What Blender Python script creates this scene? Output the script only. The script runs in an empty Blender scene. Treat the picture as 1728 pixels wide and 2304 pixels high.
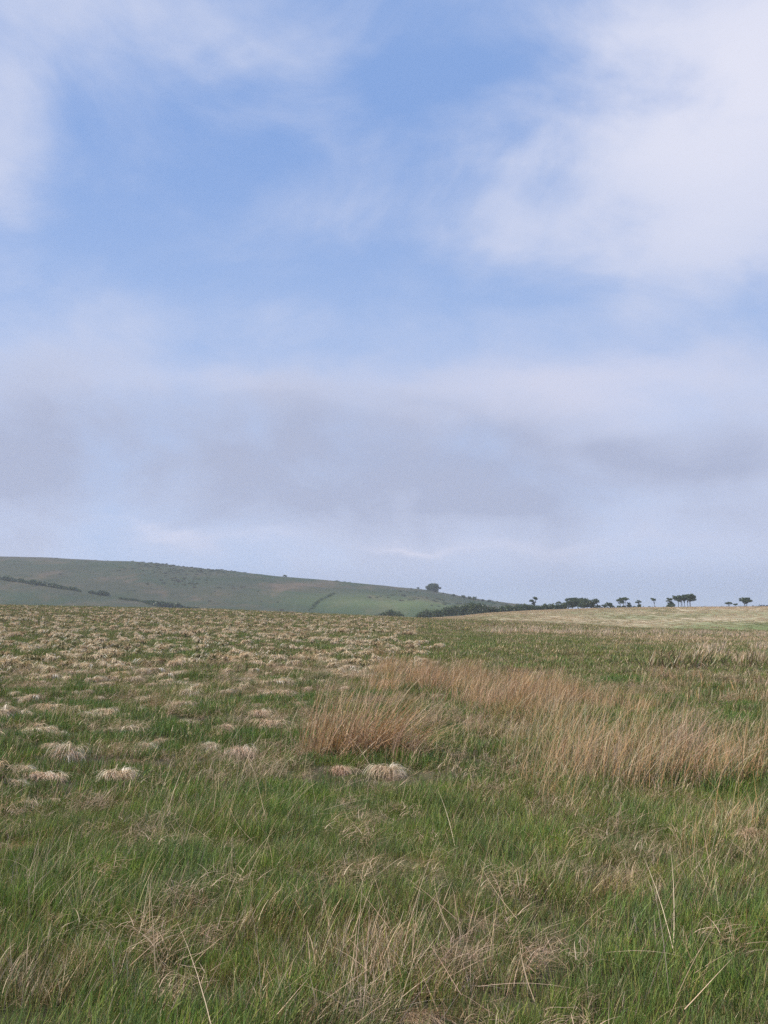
import bpy, math, random
import numpy as np
R = math.radians
C = bpy.context.scene.collection
rnd = random.Random(7)
rng = np.random.default_rng(11)

# ------------------------------------------------------------------ camera, sky, sun, exposure
F = 2261.0                      # focal length in pixels of the 1728x2304 photograph
PITCH = math.atan((1375 - 1152) / F)
EYE = 1.6
SC = bpy.context.scene
cd = bpy.data.cameras.new('camera'); cam = bpy.data.objects.new('camera', cd); C.objects.link(cam)
cd.sensor_fit = 'VERTICAL'; cd.sensor_height = 24; cd.lens = 24 * F / 2304
cd.clip_start = 0.05; cd.clip_end = 20000
cam.location = (0, 0, EYE); cam.rotation_euler = (R(90) + PITCH, 0, 0)
SC.camera = cam
SUN_EL, SUN_AZ = R(51), R(-92)      # azimuth measured from +Y towards +X
SC.view_settings.view_transform = 'Standard'; SC.view_settings.look = 'None'
SC.view_settings.exposure = 0.0; SC.view_settings.gamma = 1.0
SC.render.engine = 'CYCLES'
cy = SC.cycles
cy.max_bounces = 5; cy.diffuse_bounces = 2; cy.glossy_bounces = 2; cy.transmission_bounces = 3
cy.volume_bounces = 1; cy.transparent_max_bounces = 6
cy.use_adaptive_sampling = True; cy.adaptive_threshold = 0.02; cy.use_denoising = False

sl = bpy.data.lights.new('sun', 'SUN'); sl.energy = 5.0; sl.angle = R(0.5); sl.color = (1.0, 0.92, 0.80)
so = bpy.data.objects.new('sun', sl); C.objects.link(so)
so.rotation_euler = (R(90) - SUN_EL, 0, -SUN_AZ + math.pi)
so.location = (0, 0, 60)

class NT:
    """small helper round a node tree"""
    def __init__(s, t): s.t = t; s.N = t.nodes; s.L = t.links
    def new(s, k, **kw):
        n = s.N.new(k)
        for a, b in kw.items(): setattr(n, a, b)
        return n
    def put(s, sock, v):
        if hasattr(v, 'is_linked') or hasattr(v, 'links'): s.L.new(v, sock)
        elif isinstance(v, (tuple, list)) and len(v) == 3 and sock.type == 'RGBA': sock.default_value = (*v, 1)
        else: sock.default_value = v
    def m(s, op, a, b=None, c=None, clamp=False):
        n = s.new('ShaderNodeMath', operation=op, use_clamp=clamp)
        s.put(n.inputs[0], a)
        if b is not None: s.put(n.inputs[1], b)
        if c is not None: s.put(n.inputs[2], c)
        return n.outputs[0]
    def ramp(s, v, a, b, lo=0.0, hi=1.0):
        n = s.new('ShaderNodeMapRange', interpolation_type='SMOOTHSTEP')
        for k, x in zip((0, 1, 2, 3, 4), (v, a, b, lo, hi)): s.put(n.inputs[k], x)
        return n.outputs[0]
    def mix(s, f, a, b, mode='MIX'):
        n = s.new('ShaderNodeMix', data_type='RGBA', blend_type=mode)
        s.put(n.inputs[0], f); s.put(n.inputs[6], a); s.put(n.inputs[7], b)
        return n.outputs[2]
    def noise(s, vec, scale, detail=4, rough=0.5, dist=0.0):
        n = s.new('ShaderNodeTexNoise'); s.put(n.inputs['Vector'], vec)
        n.inputs['Scale'].default_value = scale; n.inputs['Detail'].default_value = detail
        n.inputs['Roughness'].default_value = rough; n.inputs['Distortion'].default_value = dist
        return n.outputs['Fac']
    def vmul(s, v, xyz):
        n = s.new('ShaderNodeVectorMath', operation='MULTIPLY'); s.put(n.inputs[0], v); n.inputs[1].default_value = xyz
        return n.outputs[0]

def azel(u, v):
    px = (u - 864) / F; py = (1152 - v) / F
    x, y, z = px, math.cos(PITCH) - py * math.sin(PITCH), math.sin(PITCH) + py * math.cos(PITCH)
    return math.atan2(x, y), math.atan2(z, math.hypot(x, y))

def make_world():
    w = bpy.data.worlds.new('World'); SC.world = w; w.use_nodes = True
    t = NT(w.node_tree); t.N.clear()
    out = t.new('ShaderNodeOutputWorld'); bg = t.new('ShaderNodeBackground'); bg.inputs[1].default_value = 0.1
    t.L.new(bg.outputs[0], out.inputs[0])
    sky = t.new('ShaderNodeTexSky', sky_type='NISHITA', sun_disc=False)
    sky.sun_elevation = SUN_EL; sky.sun_rotation = SUN_AZ; sky.altitude = 300; sky.air_density = 1.0
    sky.dust_density = 0.6; sky.ozone_density = 2.0
    tc = t.new('ShaderNodeTexCoord'); sep = t.new('ShaderNodeSeparateXYZ'); t.L.new(tc.outputs['Generated'], sep.inputs[0])
    X, Y, Z = sep.outputs
    az = t.m('ARCTAN2', X, Y); el = t.m('ARCSINE', Z)
    # coordinates of a cloud layer overhead: the pattern flattens towards the horizon
    inv = t.m('DIVIDE', 1.0, t.m('ADD', t.m('MAXIMUM', Z, 0.0), 0.22))
    cb = t.new('ShaderNodeCombineXYZ'); t.put(cb.inputs[0], t.m('MULTIPLY', X, inv)); t.put(cb.inputs[1], t.m('MULTIPLY', Y, inv))
    P = cb.outputs[0]
    n1 = t.noise(tc.outputs['Generated'], 3.1, 5, 0.5, 0.2)           # broad
    n2 = t.noise(t.vmul(tc.outputs['Generated'], (1, 1, 1.7)), 9.0, 6, 0.5, 0.5)           # detail
    n3 = t.noise(t.vmul(tc.outputs['Generated'], (1, 1, 2.4)), 7, 4, 0.5, 0.3)
    waz = t.m('ADD', az, t.m('ADD', t.m('MULTIPLY', t.m('SUBTRACT', n1, 0.5), 0.14), t.m('MULTIPLY', t.m('SUBTRACT', n2, 0.5), 0.05)))
    wel = t.m('ADD', el, t.m('ADD', t.m('MULTIPLY', t.m('SUBTRACT', n3, 0.5), 0.09), t.m('MULTIPLY', t.m('SUBTRACT', n2, 0.5), 0.04)))
    def blob(u, v, ru, rv, wgt, power=1.0):
        a, e = azel(u, v)
        da = t.m('MULTIPLY', t.m('SUBTRACT', waz, a), F * math.cos(e) / ru)
        de = t.m('MULTIPLY', t.m('SUBTRACT', wel, e), F / rv)
        q = t.m('ADD', t.m('MULTIPLY', da, da), t.m('MULTIPLY', de, de))
        return t.m('MULTIPLY', t.m('EXPONENT', t.m('MULTIPLY', t.m('POWER', q, power), -1.0)), wgt)
    def total(lst):
        s = None
        for b in lst:
            x = blob(*b); s = x if s is None else t.m('ADD', s, x)
        return s
    white = total([(860, 215, 130, 90, -.12), (1010, 150, 120, 90, -.15), (380, 500, 420, 110, -.22), (1000, 640, 330, 80, -.25), (1620, 660, 130, 70, -.2), (10, 120, 230, 190, .85, 1.1), (0, 370, 110, 90, .5), (1730, 230, 370, 330, 1.2, 1.0), (1720, 500, 280, 130, .4),
                   (620, 275, 120, 55, .42), (790, 240, 110, 60, .25), (560, 10, 520, 75, .42), (620, 115, 240, 60, .22),
                   (900, 480, 420, 70, .25), (1150, 300, 170, 110, .28), (180, 730, 220, 100, .55), (600, 680, 260, 130, .38),
                   (1250, 500, 200, 80, .2), (1300, 740, 420, 60, .2), (300, 380, 250, 70, .15)])
    deck = t.ramp(wel, azel(864, 740)[1], azel(864, 900)[1])
    # outside the photographed part of the sky: broken cloud everywhere
    far = t.m('MAXIMUM', t.ramp(t.m('ABSOLUTE', az), 0.5, 0.8), t.ramp(el, 0.62, 0.85))
    other = t.m('MULTIPLY', far, t.ramp(n1, 0.42, 0.62))
    n4 = t.noise(t.vmul(tc.outputs['Generated'], (1, 1, 1.6)), 4.6, 8, 0.58, 0.5)
    base = t.m('ADD', t.m('MULTIPLY', t.m('SUBTRACT', n4, 0.45), 1.7), t.m('MULTIPLY', t.m('SUBTRACT', n2, 0.5), 0.7))
    dens = t.m('ADD', t.m('ADD', white, t.m('MULTIPLY', deck, 0.85)), t.m('ADD', other, base))
    cover = t.ramp(dens, 0.0, 1.15, 0.02, 0.985)
    # thick parts go grey underneath
    grey = total([(180, 1030, 640, 170, .8, 1.0), (820, 980, 300, 90, .45), (1050, 1070, 280, 90, .4), (1395, 1000, 85, 45, .45, 1.3), (1640, 1010, 130, 60, .28, 1.2),
                  (1250, 1090, 520, 55, .4), (1150, 980, 130, 50, .35)])
    grey = t.m('ADD', t.m('ADD', grey, t.m('MULTIPLY', t.m('SUBTRACT', n4, 0.42), t.m('MULTIPLY', deck, 2.0))), t.m('MULTIPLY', t.m('SUBTRACT', n2, 0.5), t.m('MULTIPLY', deck, 1.2)), clamp=True)
    light = total([(400, 1212, 60, 13, 1.2), (560, 1215, 130, 26, .7), (930, 1240, 90, 11, 1.0), (330, 1195, 60, 8, .5), (1120, 1228, 170, 24, .4), (1300, 845, 400, 75, .85), (450, 860, 200, 40, .35), (1450, 1225, 240, 26, .35), (1330, 240, 10, 10, 0)])
    horizon = t.ramp(el, azel(864, 1250)[1], azel(864, 1330)[1])
    s = 10.0
    hz = lambda *c: tuple(x * s for x in c)
    # clear air
    tint = t.mix(1.0, sky.outputs[0], (0.86, 0.93, 1.16), 'MULTIPLY')
    airmix = t.mix(0.8, tint, t.mix(t.ramp(el, azel(864, 250)[1], azel(864, 850)[1]), hz(.262, .432, .815), hz(.40, .55, .87)))
    cl = t.mix(grey, hz(.585, .645, .84), hz(.425, .475, .65))
    warm = total([(1640, 200, 360, 300, 1.0)])
    cl = t.mix(t.m('MULTIPLY', warm, 0.75, clamp=True), cl, hz(.83, .83, .94))
    cl = t.mix(t.m('MULTIPLY', light, 0.8, clamp=True), cl, hz(.70, .71, .86))
    cl = t.mix(t.m('MULTIPLY', horizon, 0.75), cl, hz(.42, .485, .68))
    col = t.mix(cover, airmix, cl)
    t.L.new(col, bg.inputs[0])
make_world()

# ------------------------------------------------------------------ helpers
def tag(o, label=None, cat=None, group=None, kind=None):
    if label: o['label'] = label
    if cat: o['category'] = cat
    if group: o['group'] = group
    if kind: o['kind'] = kind
    return o

def slope(v):
    return np.tan(PITCH + np.arctan((1152 - np.asarray(v, float)) / F))

def hash2(ix, iy, s):
    n = (ix.astype(np.int64) * 374761393 + iy.astype(np.int64) * 668265263 + s * 1442695041) & 0xffffffff
    n = ((n ^ (n >> 13)) * 1274126177) & 0xffffffff
    return ((n ^ (n >> 16)) & 0xffff) / 65535.0
def vnoise(x, y, s=0):
    x = np.asarray(x, float); y = np.asarray(y, float)
    ix = np.floor(x); iy = np.floor(y); fx = x - ix; fy = y - iy
    fx = fx * fx * (3 - 2 * fx); fy = fy * fy * (3 - 2 * fy)
    a = hash2(ix, iy, s); b = hash2(ix + 1, iy, s); c = hash2(ix, iy + 1, s); d = hash2(ix + 1, iy + 1, s)
    return (a * (1 - fx) + b * fx) * (1 - fy) + (c * (1 - fx) + d * fx) * fy
def fbm(x, y, s=0, o=4):
    t = 0; a = 0.5; n = 0
    for k in range(o):
        t = t + a * vnoise(x * 2 ** k, y * 2 ** k, s + k); n += a; a *= .5
    return t / n
def sstep(a, b, x):
    t = np.clip((x - a) / (b - a), 0, 1); return t * t * (3 - 2 * t)

# ------------------------------------------------------------------ the lie of the land
BROW = ([-600, 0, 480, 880, 1000, 1200, 1440, 1728, 2300], [1352, 1364, 1373, 1390, 1395, 1402, 1416, 1423, 1429])
CREST = ([-600, 900, 960, 1040, 1100, 1150, 1200, 1330, 1430, 1728, 2300], [1370, 1396, 1391, 1386, 1379.5, 1376.5, 1373.5, 1369, 1367, 1364.5, 1362])
RIDGE = ([-600, 0, 100, 200, 350, 480, 640, 830, 880, 950, 1000, 1060, 1100, 1150, 1200, 1300, 1500, 1728, 2300],
         [1248, 1256, 1258, 1262, 1272, 1284, 1300, 1316, 1321, 1327, 1335, 1346, 1352, 1358, 1363, 1372, 1378, 1384, 1390])
def H(x, y):
    x = np.asarray(x, float); y = np.asarray(y, float)
    r = np.hypot(x, y); az = np.arctan2(x, y); azc = np.clip(az, -.62, .62)
    Y = r * np.cos(azc); u = 864 + F * np.tan(azc) * 1.004
    vb = np.interp(u, *BROW); vc = np.interp(u, *CREST); vh = np.interp(u, *RIDGE)
    wob = (fbm(u / 60, u * 0 + 3.3, 5) - .5) * 1.2
    zb = EYE + slope(vb) * 140
    zc = EYE + slope(vc) * 330
    zv = np.minimum(EYE + slope(vb + 9) * 205, zb - .3)
    z2 = np.minimum(EYE + slope(np.maximum(vc, vb) + 22) * 420, zc - 2)
    zh = EYE + slope(vh + wob) * 800
    ys = [0, 28, 140, 205, 330, 420, 800, 1100, 9000]
    zs = [0 * zb, 0 * zb, zb, zv, zc, z2, zh, np.minimum(zh - 22, -4), zb * 0 - 30]
    z = zs[0].copy()
    for k in range(len(ys) - 1):
        a, b = ys[k], ys[k + 1]
        tt = np.clip((Y - a) / (b - a), 0, 1)
        tt = tt * tt * (3 - 2 * tt) if k != 5 else np.sin(tt * math.pi / 2) * .5 + .5 * tt * tt * (3 - 2 * tt)
        z = np.where(Y >= a, zs[k] + (zs[k + 1] - zs[k]) * tt, z)
    near = 1 - sstep(60, 150, r)
    z = z + near * ((fbm(x / 1.3, y / 1.3, 20, 3) - .5) * .16 + (fbm(x / 5, y / 5, 40, 2) - .5) * .18)
    z = z - .12 * np.exp(-(x * x + y * y) / 20)
    mid = sstep(380, 520, Y) * (1 - sstep(700, 790, Y))
    z = z + mid * (fbm(x / 45, y / 45, 60, 3) - .5) * 5
    return z
def Hs(x, y): return float(H(np.array([x]), np.array([y]))[0])

def at(u, v, y0=None, y1=None):
    """the place on the ground seen at (u, v), searched between the depths y0 and y1"""
    if y0 is None: y0, y1 = 2.5, 150
    ys = np.geomspace(y0, y1, 900)
    py = (1152 - v) / F; xs = ys * ((u - 864) / F) / (math.cos(PITCH) - py * math.sin(PITCH))
    zz = EYE + float(slope(v)) * ys; hh = H(xs, ys)
    w = np.where(hh >= zz)[0]
    k = w[0] if len(w) else int(np.argmin(np.abs(hh - zz)))
    return xs[k], ys[k], float(hh[k])
def xat(u, Y): return Y * ((u - 864) / F) / 1.004

def uv_of(x, y, z=None):
    y = np.maximum(y, .6)
    z = H(x, y) if z is None else z
    s = (z - EYE) / y
    py = np.tan(np.arctan(s) - PITCH)
    return 864 + F * (x / y) * (math.cos(PITCH) - py * math.sin(PITCH)), 1152 - F * py

# ------------------------------------------------------------------ materials
def mat_plant(name, transl=.32, rough=.5, gloss=.02, var=.35, mulcol=None):
    m = bpy.data.materials.new(name); m.use_nodes = True; t = NT(m.node_tree); t.N.clear()
    out = t.new('ShaderNodeOutputMaterial')
    at_ = t.new('ShaderNodeAttribute', attribute_name='col'); col = at_.outputs['Color']
    geo = t.new('ShaderNodeNewGeometry'); pos = geo.outputs['Position']
    n = t.noise(pos, .35, 3, .55); n2 = t.noise(pos, 2.1, 3, .55)
    hsv = t.new('ShaderNodeHueSaturation'); t.put(hsv.inputs['Color'], col)
    t.put(hsv.inputs['Hue'], t.m('ADD', .5, t.m('MULTIPLY', t.m('SUBTRACT', n, .5), -.07 * var / .35)))
    t.put(hsv.inputs['Saturation'], t.m('ADD', 1.0, t.m('MULTIPLY', t.m('SUBTRACT', n2, .5), .5 * var / .35)))
    t.put(hsv.inputs['Value'], t.m('ADD', 1.0, t.m('MULTIPLY', t.m('SUBTRACT', n2, .5), 1.5 * var)))
    c = hsv.outputs[0]
    d = t.new('ShaderNodeBsdfDiffuse'); tr = t.new('ShaderNodeBsdfTranslucent'); g = t.new('ShaderNodeBsdfGlossy')
    t.put(d.inputs[0], c); t.put(tr.inputs[0], c); g.inputs['Roughness'].default_value = rough
    t.put(g.inputs[0], (1, 1, 1))
    a = t.new('ShaderNodeMixShader'); a.inputs[0].default_value = transl
    t.L.new(d.outputs[0], a.inputs[1]); t.L.new(tr.outputs[0], a.inputs[2])
    b = t.new('ShaderNodeMixShader'); b.inputs[0].default_value = gloss
    t.L.new(a.outputs[0], b.inputs[1]); t.L.new(g.outputs[0], b.inputs[2])
    t.L.new(b.outputs[0], out.inputs[0])
    return m
M_GRASS = mat_plant('grass_blades', .2); M_STRAW = mat_plant('dry_straw', .2, .5, .03, .22); M_RUSH = mat_plant('rush_stems', .2, .45, .03, .25)
M_LEAF = mat_plant('leaves', .25, .5, .04, .2)
def mat_plain(name, build):
    m = bpy.data.materials.new(name); m.use_nodes = True; t = NT(m.node_tree); t.N.clear()
    out = t.new('ShaderNodeOutputMaterial'); b = t.new('ShaderNodeBsdfPrincipled'); t.L.new(b.outputs[0], out.inputs[0])
    b.inputs['Roughness'].default_value = .9; b.inputs['Specular IOR Level'].default_value = .15
    build(t, b); return m
def pos_of(t): return t.new('ShaderNodeNewGeometry').outputs['Position']
def b_bark(t, b):
    p = pos_of(t); n = t.noise(p, 6, 4); t.put(b.inputs['Base Color'], t.mix(n, (.035, .03, .026), (.10, .09, .08)))
M_BARK = mat_plain('bark', b_bark)
def bump(t, b, n, dist, st=1.0):
    k = t.new('ShaderNodeBump'); t.put(k.inputs['Height'], n); k.inputs['Distance'].default_value = dist; k.inputs['Strength'].default_value = st
    t.L.new(k.outputs[0], b.inputs['Normal'])
def b_moor(t, b):
    p = pos_of(t); n = t.noise(p, 1.4, 6, .6); n2 = t.noise(p, .12, 3); n3 = t.noise(p, 14, 4, .7)
    c = t.mix(t.ramp(n, .35, .65), (.035, .028, .02), (.085, .095, .035))
    c = t.mix(t.m('MULTIPLY', t.ramp(n2, .4, .6), .5), c, (.16, .13, .075))
    c = t.mix(t.m('MULTIPLY', n3, .5), c, (.03, .025, .018))
    t.put(b.inputs['Base Color'], c); bump(t, b, n3, .03)
M_MOOR = mat_plain('peaty_turf', b_moor)
def patch(t, X, Y, cx, cy, rx, ry, pw=1.0):
    a = t.m('DIVIDE', t.m('SUBTRACT', X, cx), rx); c = t.m('DIVIDE', t.m('SUBTRACT', Y, cy), ry)
    q = t.m('ADD', t.m('MULTIPLY', a, a), t.m('MULTIPLY', c, c))
    return t.m('EXPONENT', t.m('MULTIPLY', q, -1.0))
def b_pasture(t, b):
    p = pos_of(t); s = t.new('ShaderNodeSeparateXYZ'); t.L.new(p, s.inputs[0]); X, Y, Z = s.outputs
    n = t.noise(p, .035, 5, .55, .4); n2 = t.noise(p, .30, 6, .75); n3 = t.noise(t.vmul(p, (1, .35, 1)), .12, 5, .65)
    c = t.mix(t.ramp(n, .36, .62), (.26, .27, .14), (.46, .38, .25))
    c = t.mix(t.m('MULTIPLY', t.ramp(n2, .5, .7), .6), c, (.62, .50, .32))
    c = t.mix(t.m('MULTIPLY', t.ramp(n3, .5, .7), .5), c, (.15, .18, .075))
    top = t.ramp(Y, 285, 325)                              # drier, pinker grass along the top of the field
    c = t.mix(t.m('MULTIPLY', top, .5), c, (.48, .34, .22))
    g = patch(t, X, Y, 92, 232, 26, 16)                    # greener hollow at the foot of the slope
    c = t.mix(t.m('MULTIPLY', g, .85), c, (.14, .21, .055))
    t.put(b.inputs['Base Color'], c); bump(t, b, n2, .5)
M_PAST = mat_plain('rough_pasture', b_pasture)
def b_hill(t, b):
    p = pos_of(t); s = t.new('ShaderNodeSeparateXYZ'); t.L.new(p, s.inputs[0]); X, Y, Z = s.outputs
    n = t.noise(p, .011, 5, .6, .5); n2 = t.noise(p, .06, 6, .68); n3 = t.noise(t.vmul(p, (1, .3, 2)), .03, 5, .65, .4)
    c = t.mix(t.ramp(n, .38, .62), (.032, .054, .026), (.054, .060, .038))
    c = t.mix(t.m('MULTIPLY', t.ramp(n3, .47, .7), .75), c, (.14, .095, .065))
    c = t.mix(t.m('MULTIPLY', t.ramp(n2, .45, .75), .5), c, (.028, .034, .022))
    c = t.mix(t.m('MULTIPLY', t.ramp(Z, 34, 42), .55), c, (.10, .085, .08))     # heather on the top
    g = patch(t, X, Y, 10, 560, 60, 50)
    c = t.mix(t.m('MULTIPLY', g, .7), c, (.105, .145, .05))
    t.put(b.inputs['Base Color'], c); bump(t, b, n2, 2.0)
M_HILL = mat_plain('hill_turf', b_hill)

def mesh_from(name, v, f_flat, f_tot, col=None, mat=None, smooth=True):
    me = bpy.data.meshes.new(name)
    v = np.asarray(v, np.float32); me.vertices.add(len(v)); me.vertices.foreach_set('co', v.ravel())
    f_flat = np.asarray(f_flat, np.int32); f_tot = np.asarray(f_tot, np.int32)
    me.loops.add(len(f_flat)); me.loops.foreach_set('vertex_index', f_flat)
    me.polygons.add(len(f_tot)); st = np.concatenate([[0], np.cumsum(f_tot)[:-1]]).astype(np.int32)
    me.polygons.foreach_set('loop_start', st)
    if smooth: me.polygons.foreach_set('use_smooth', np.ones(len(f_tot), bool))
    if col is not None:
        a = me.color_attributes.new('col', 'FLOAT_COLOR', 'POINT')
        c = np.ones((len(v), 4), np.float32); c[:, :3] = col; a.data.foreach_set('color', c.ravel())
    me.update(calc_edges=True); me.validate()
    if mat: me.materials.append(mat)
    return me
def link(name, me, parent=None, loc=None, rz=0):
    o = bpy.data.objects.new(name, me); C.objects.link(o); o.parent = parent
    if loc is not None: o.location = loc
    o.rotation_euler = (0, 0, rz); return o

# ------------------------------------------------------------------ ground sheets (one height field, cut where the cuts are hidden)
def sheet(name, r0, r1, nr, mat, extra=None):
    A = np.concatenate([np.linspace(-math.pi, -.62, 50)[:-1], np.linspace(-.62, .62, 520), np.linspace(.62, math.pi, 50)[1:]])
    rr = np.geomspace(r0, r1, nr) if r0 > 0 else np.concatenate([[.02], np.geomspace(.5, r1, nr - 1)])
    if extra is not None: rr = extra
    g, rg = np.meshgrid(A, rr)
    x = rg * np.sin(g); y = rg * np.cos(g); z = H(x, y)
    v = np.stack([x, y, z], -1).reshape(-1, 3); n = len(A); k = len(rr)
    i, j = np.meshgrid(np.arange(n - 1), np.arange(k - 1)); b = (j * n + i).ravel()
    f = np.stack([b, b + 1, b + n + 1, b + n], -1)[:, ::-1]
    o = link(name, mesh_from(name, v, f.ravel(), np.full(len(f), 4), None, mat)); tag(o, kind='structure'); return o
sheet('moor_ground', 0, 205, 330, M_MOOR)
sheet('far_pasture', 205, 420, 90, M_PAST)
sheet('hill', 420, 9000, 1, M_HILL, np.concatenate([np.linspace(420, 1000, 130), np.geomspace(1020, 9000, 30)]))

# ------------------------------------------------------------------ strands of grass
def strands(base, L, th0, th1, az, width, S, c0, c1, p=1.3, side=None, wtip=.15, wander=.0):
    """n curved tapering strands. base (n,3), the rest per strand; th = angle from the vertical at the foot and at the tip"""
    n = len(L); k = np.arange(S + 1) / S
    th = th0[:, None] + (th1 - th0)[:, None] * (k[None, :] ** p)
    azs = az[:, None] + wander * (rng.random((n, 1)) - .5) * k[None, :] * 2
    ds = (L / S)[:, None]
    hx = np.sin(th) * np.cos(azs) * ds; hy = np.sin(th) * np.sin(azs) * ds; hz = np.cos(th) * ds
    P = np.zeros((n, S + 1, 3))
    P[:, 1:, 0] = np.cumsum(hx[:, :-1], 1); P[:, 1:, 1] = np.cumsum(hy[:, :-1], 1); P[:, 1:, 2] = np.cumsum(hz[:, :-1], 1)
    P += base[:, None, :]
    P[:, :, 2] = np.maximum(P[:, :, 2], -.02)
    sa = rng.random(n) * math.pi if side is None else side
    sv = np.stack([np.cos(sa), np.sin(sa), 0 * sa], -1)[:, None, :]
    w = (width[:, None] * (1 - (1 - wtip) * k[None, :] ** 1.5) * .5)[:, :, None]
    Lf = P - sv * w; Rt = P + sv * w
    V = np.stack([Lf, Rt], 2).reshape(n, (S + 1) * 2, 3)
    q = np.array([[2 * i, 2 * i + 1, 2 * i + 3, 2 * i + 2] for i in range(S)])
    Fc = (q[None] + (np.arange(n) * (S + 1) * 2)[:, None, None]).reshape(-1, 4)
    col = c0[:, None, :] + (c1 - c0)[:, None, :] * (k[None, :, None] ** .8)
    col = np.repeat(col, 2, 1).reshape(-1, 3)
    return V.reshape(-1, 3), Fc, col
def join(parts):
    vs, fs, cs, o = [], [], [], 0
    for v, f, c in parts:
        vs.append(v); fs.append(f + o); cs.append(c); o += len(v)
    return np.concatenate(vs), np.concatenate(fs), np.concatenate(cs)
def pick(pal, n, jit=.18):
    pal = np.array(pal); c = pal[rng.integers(0, len(pal), n)]
    return c * (1 + (rng.random((n, 1)) - .5) * 2 * jit)
def disc(n, r, ex=1.0, z=0.0):
    a = rng.random(n) * 2 * math.pi; q = np.sqrt(rng.random(n)) * r
    return np.stack([np.cos(a) * q * ex, np.sin(a) * q, np.full(n, z)], -1)

GREEN = [(.125, .215, .04), (.10, .185, .035), (.175, .25, .045), (.065, .12, .025), (.24, .30, .06), (.09, .20, .05)]
OLIVE = [(.19, .18, .06), (.25, .21, .08), (.14, .145, .05)]
BROWN = [(.30, .19, .09), (.23, .14, .065), (.40, .27, .14)]
STRAW = [(.60, .44, .27), (.50, .36, .22), (.70, .54, .36)]
PALE = [(.82, .67, .48), (.72, .57, .38), (.88, .77, .62), (.64, .48, .31)]
RUST = [(.50, .28, .12), (.58, .35, .17), (.40, .22, .09), (.64, .43, .23)]
PINK = [(.70, .48, .33), (.62, .41, .28), (.78, .57, .41)]
def grass_proto(kind, lod):
    n, r, w, h = [(64, .13, .0036, 1.0), (60, .22, .0075, 1.05), (80, .45, .016, .95), (80, 1.0, .04, .85)][lod]
    S = [4, 3, 2, 2][lod]
    fr = {'green': (.86, .08, .02, .04), 'mixed': (.55, .27, .08, .10), 'dry': (.25, .30, .18, .27), 'straw': (.12, .15, .15, .58)}[kind]
    if lod > 1: fr = tuple(np.array(fr) * (.68, 1, 1, 1) + (0, fr[0] * .32, 0, 0))
    parts = []
    for pal, q in zip((GREEN, OLIVE, BROWN, STRAW), fr):
        m = max(1, int(n * q)); dead = pal in (BROWN, STRAW)
        L = rng.uniform(.07, .20, m) * h * (1.15 if dead else 1)
        az = rng.normal(0.15, 1.4 if not dead else 1.1, m)
        th0 = np.abs(rng.normal(.18, .16, m)) + (.25 * rng.random(m) if dead else 0)
        th1 = th0 + rng.uniform(.1, .85, m) * (1.4 if dead else 1)
        c = pick(pal, m, .34); c0 = c * .55 + pick(BROWN, m) * .35 if not dead else c * .9      # dead brown sheaths at the foot
        parts.append(strands(disc(m, r), L, th0, th1, az, np.full(m, w) * rng.uniform(.5, 1.75, m), S, c0, c * 1.1))
    # matted dead litter low down between the blades
    m = n // 5
    c = pick(STRAW + BROWN, m) * .8
    parts.append(strands(disc(m, r, 1, .02), rng.uniform(.05, .14, m) * h, rng.uniform(1.0, 1.5, m), rng.uniform(1.3, 1.8, m), rng.random(m) * 6.28, np.full(m, w), 2, c, c))
    v, f, c = join(parts)
    return mesh_from('grass_tuft', v, f.ravel(), np.full(len(f), 4), c, M_GRASS)
def tussock_mesh(lod, seed, pal=PALE, n=None, mess=1.0):
    """a mop of dead grass that has flopped over: combed locks rise from a low hump and fall over its front and sides"""
    n = n or (330, 210, 95)[lod]; w = (.0050, .009, .020)[lod]; S = (7, 6, 4)[lod]
    nl = 16                                             # locks of strands that lie together
    lx = rng.uniform(-.13, .13, nl); ly = rng.uniform(-.06, .07, nl)
    front = rng.normal(-math.pi / 2, .3, nl) - lx * -5.5
    laz = np.where(rng.random(nl) < .72, front, rng.normal(.2, .8, nl)); ll = rng.uniform(.20, .36, nl); lz = rng.uniform(.06, .19, nl) / (mess * .5 + .5); l1 = rng.uniform(1.7, 2.5, nl)
    k = rng.integers(0, nl, n)
    b = np.stack([lx[k] + rng.normal(0, .028, n), ly[k] + rng.normal(0, .02, n), lz[k] + rng.normal(0, .012, n)], -1)
    az = laz[k] + rng.normal(0, .22 * mess, n); th0 = rng.uniform(.5, .95, n); th1 = th0 + l1[k] + rng.normal(0, .15, n)
    L = ll[k] * rng.uniform(.7, 1.15, n); lc = pick(pal, nl, .25)
    c = lc[k] * rng.uniform(.8, 1.15, (n, 1))
    pt = [strands(b, L, th0, th1, az, np.full(n, w) * rng.uniform(.6, 1.5, n), S, c * .92, np.minimum(c * 1.0, .92), .7, wander=.25 * mess)]
    m = n // 4; q = pick(BROWN + STRAW, m); bb = disc(m, .13, 1.3); bb[:, 2] = 0         # brown hump underneath
    pt.append(strands(bb, rng.uniform(.1, .2, m), rng.uniform(0, .5, m), rng.uniform(.8, 2.0, m), rng.random(m) * 6.28, np.full(m, w * 1.3), 3, q * .8, q * .9))
    m = n // 4; g = pick(GREEN + OLIVE, m)
    pt.append(strands(disc(m, .22, 1.3), rng.uniform(.12, .26, m), rng.uniform(0, .5, m), rng.uniform(.4, 1.2, m), rng.random(m) * 6.28, np.full(m, w), 3, g, g))
    v, f, c = join(pt); return mesh_from('dead_grass', v, f.ravel(), np.full(len(f), 4), c, M_STRAW)
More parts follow.
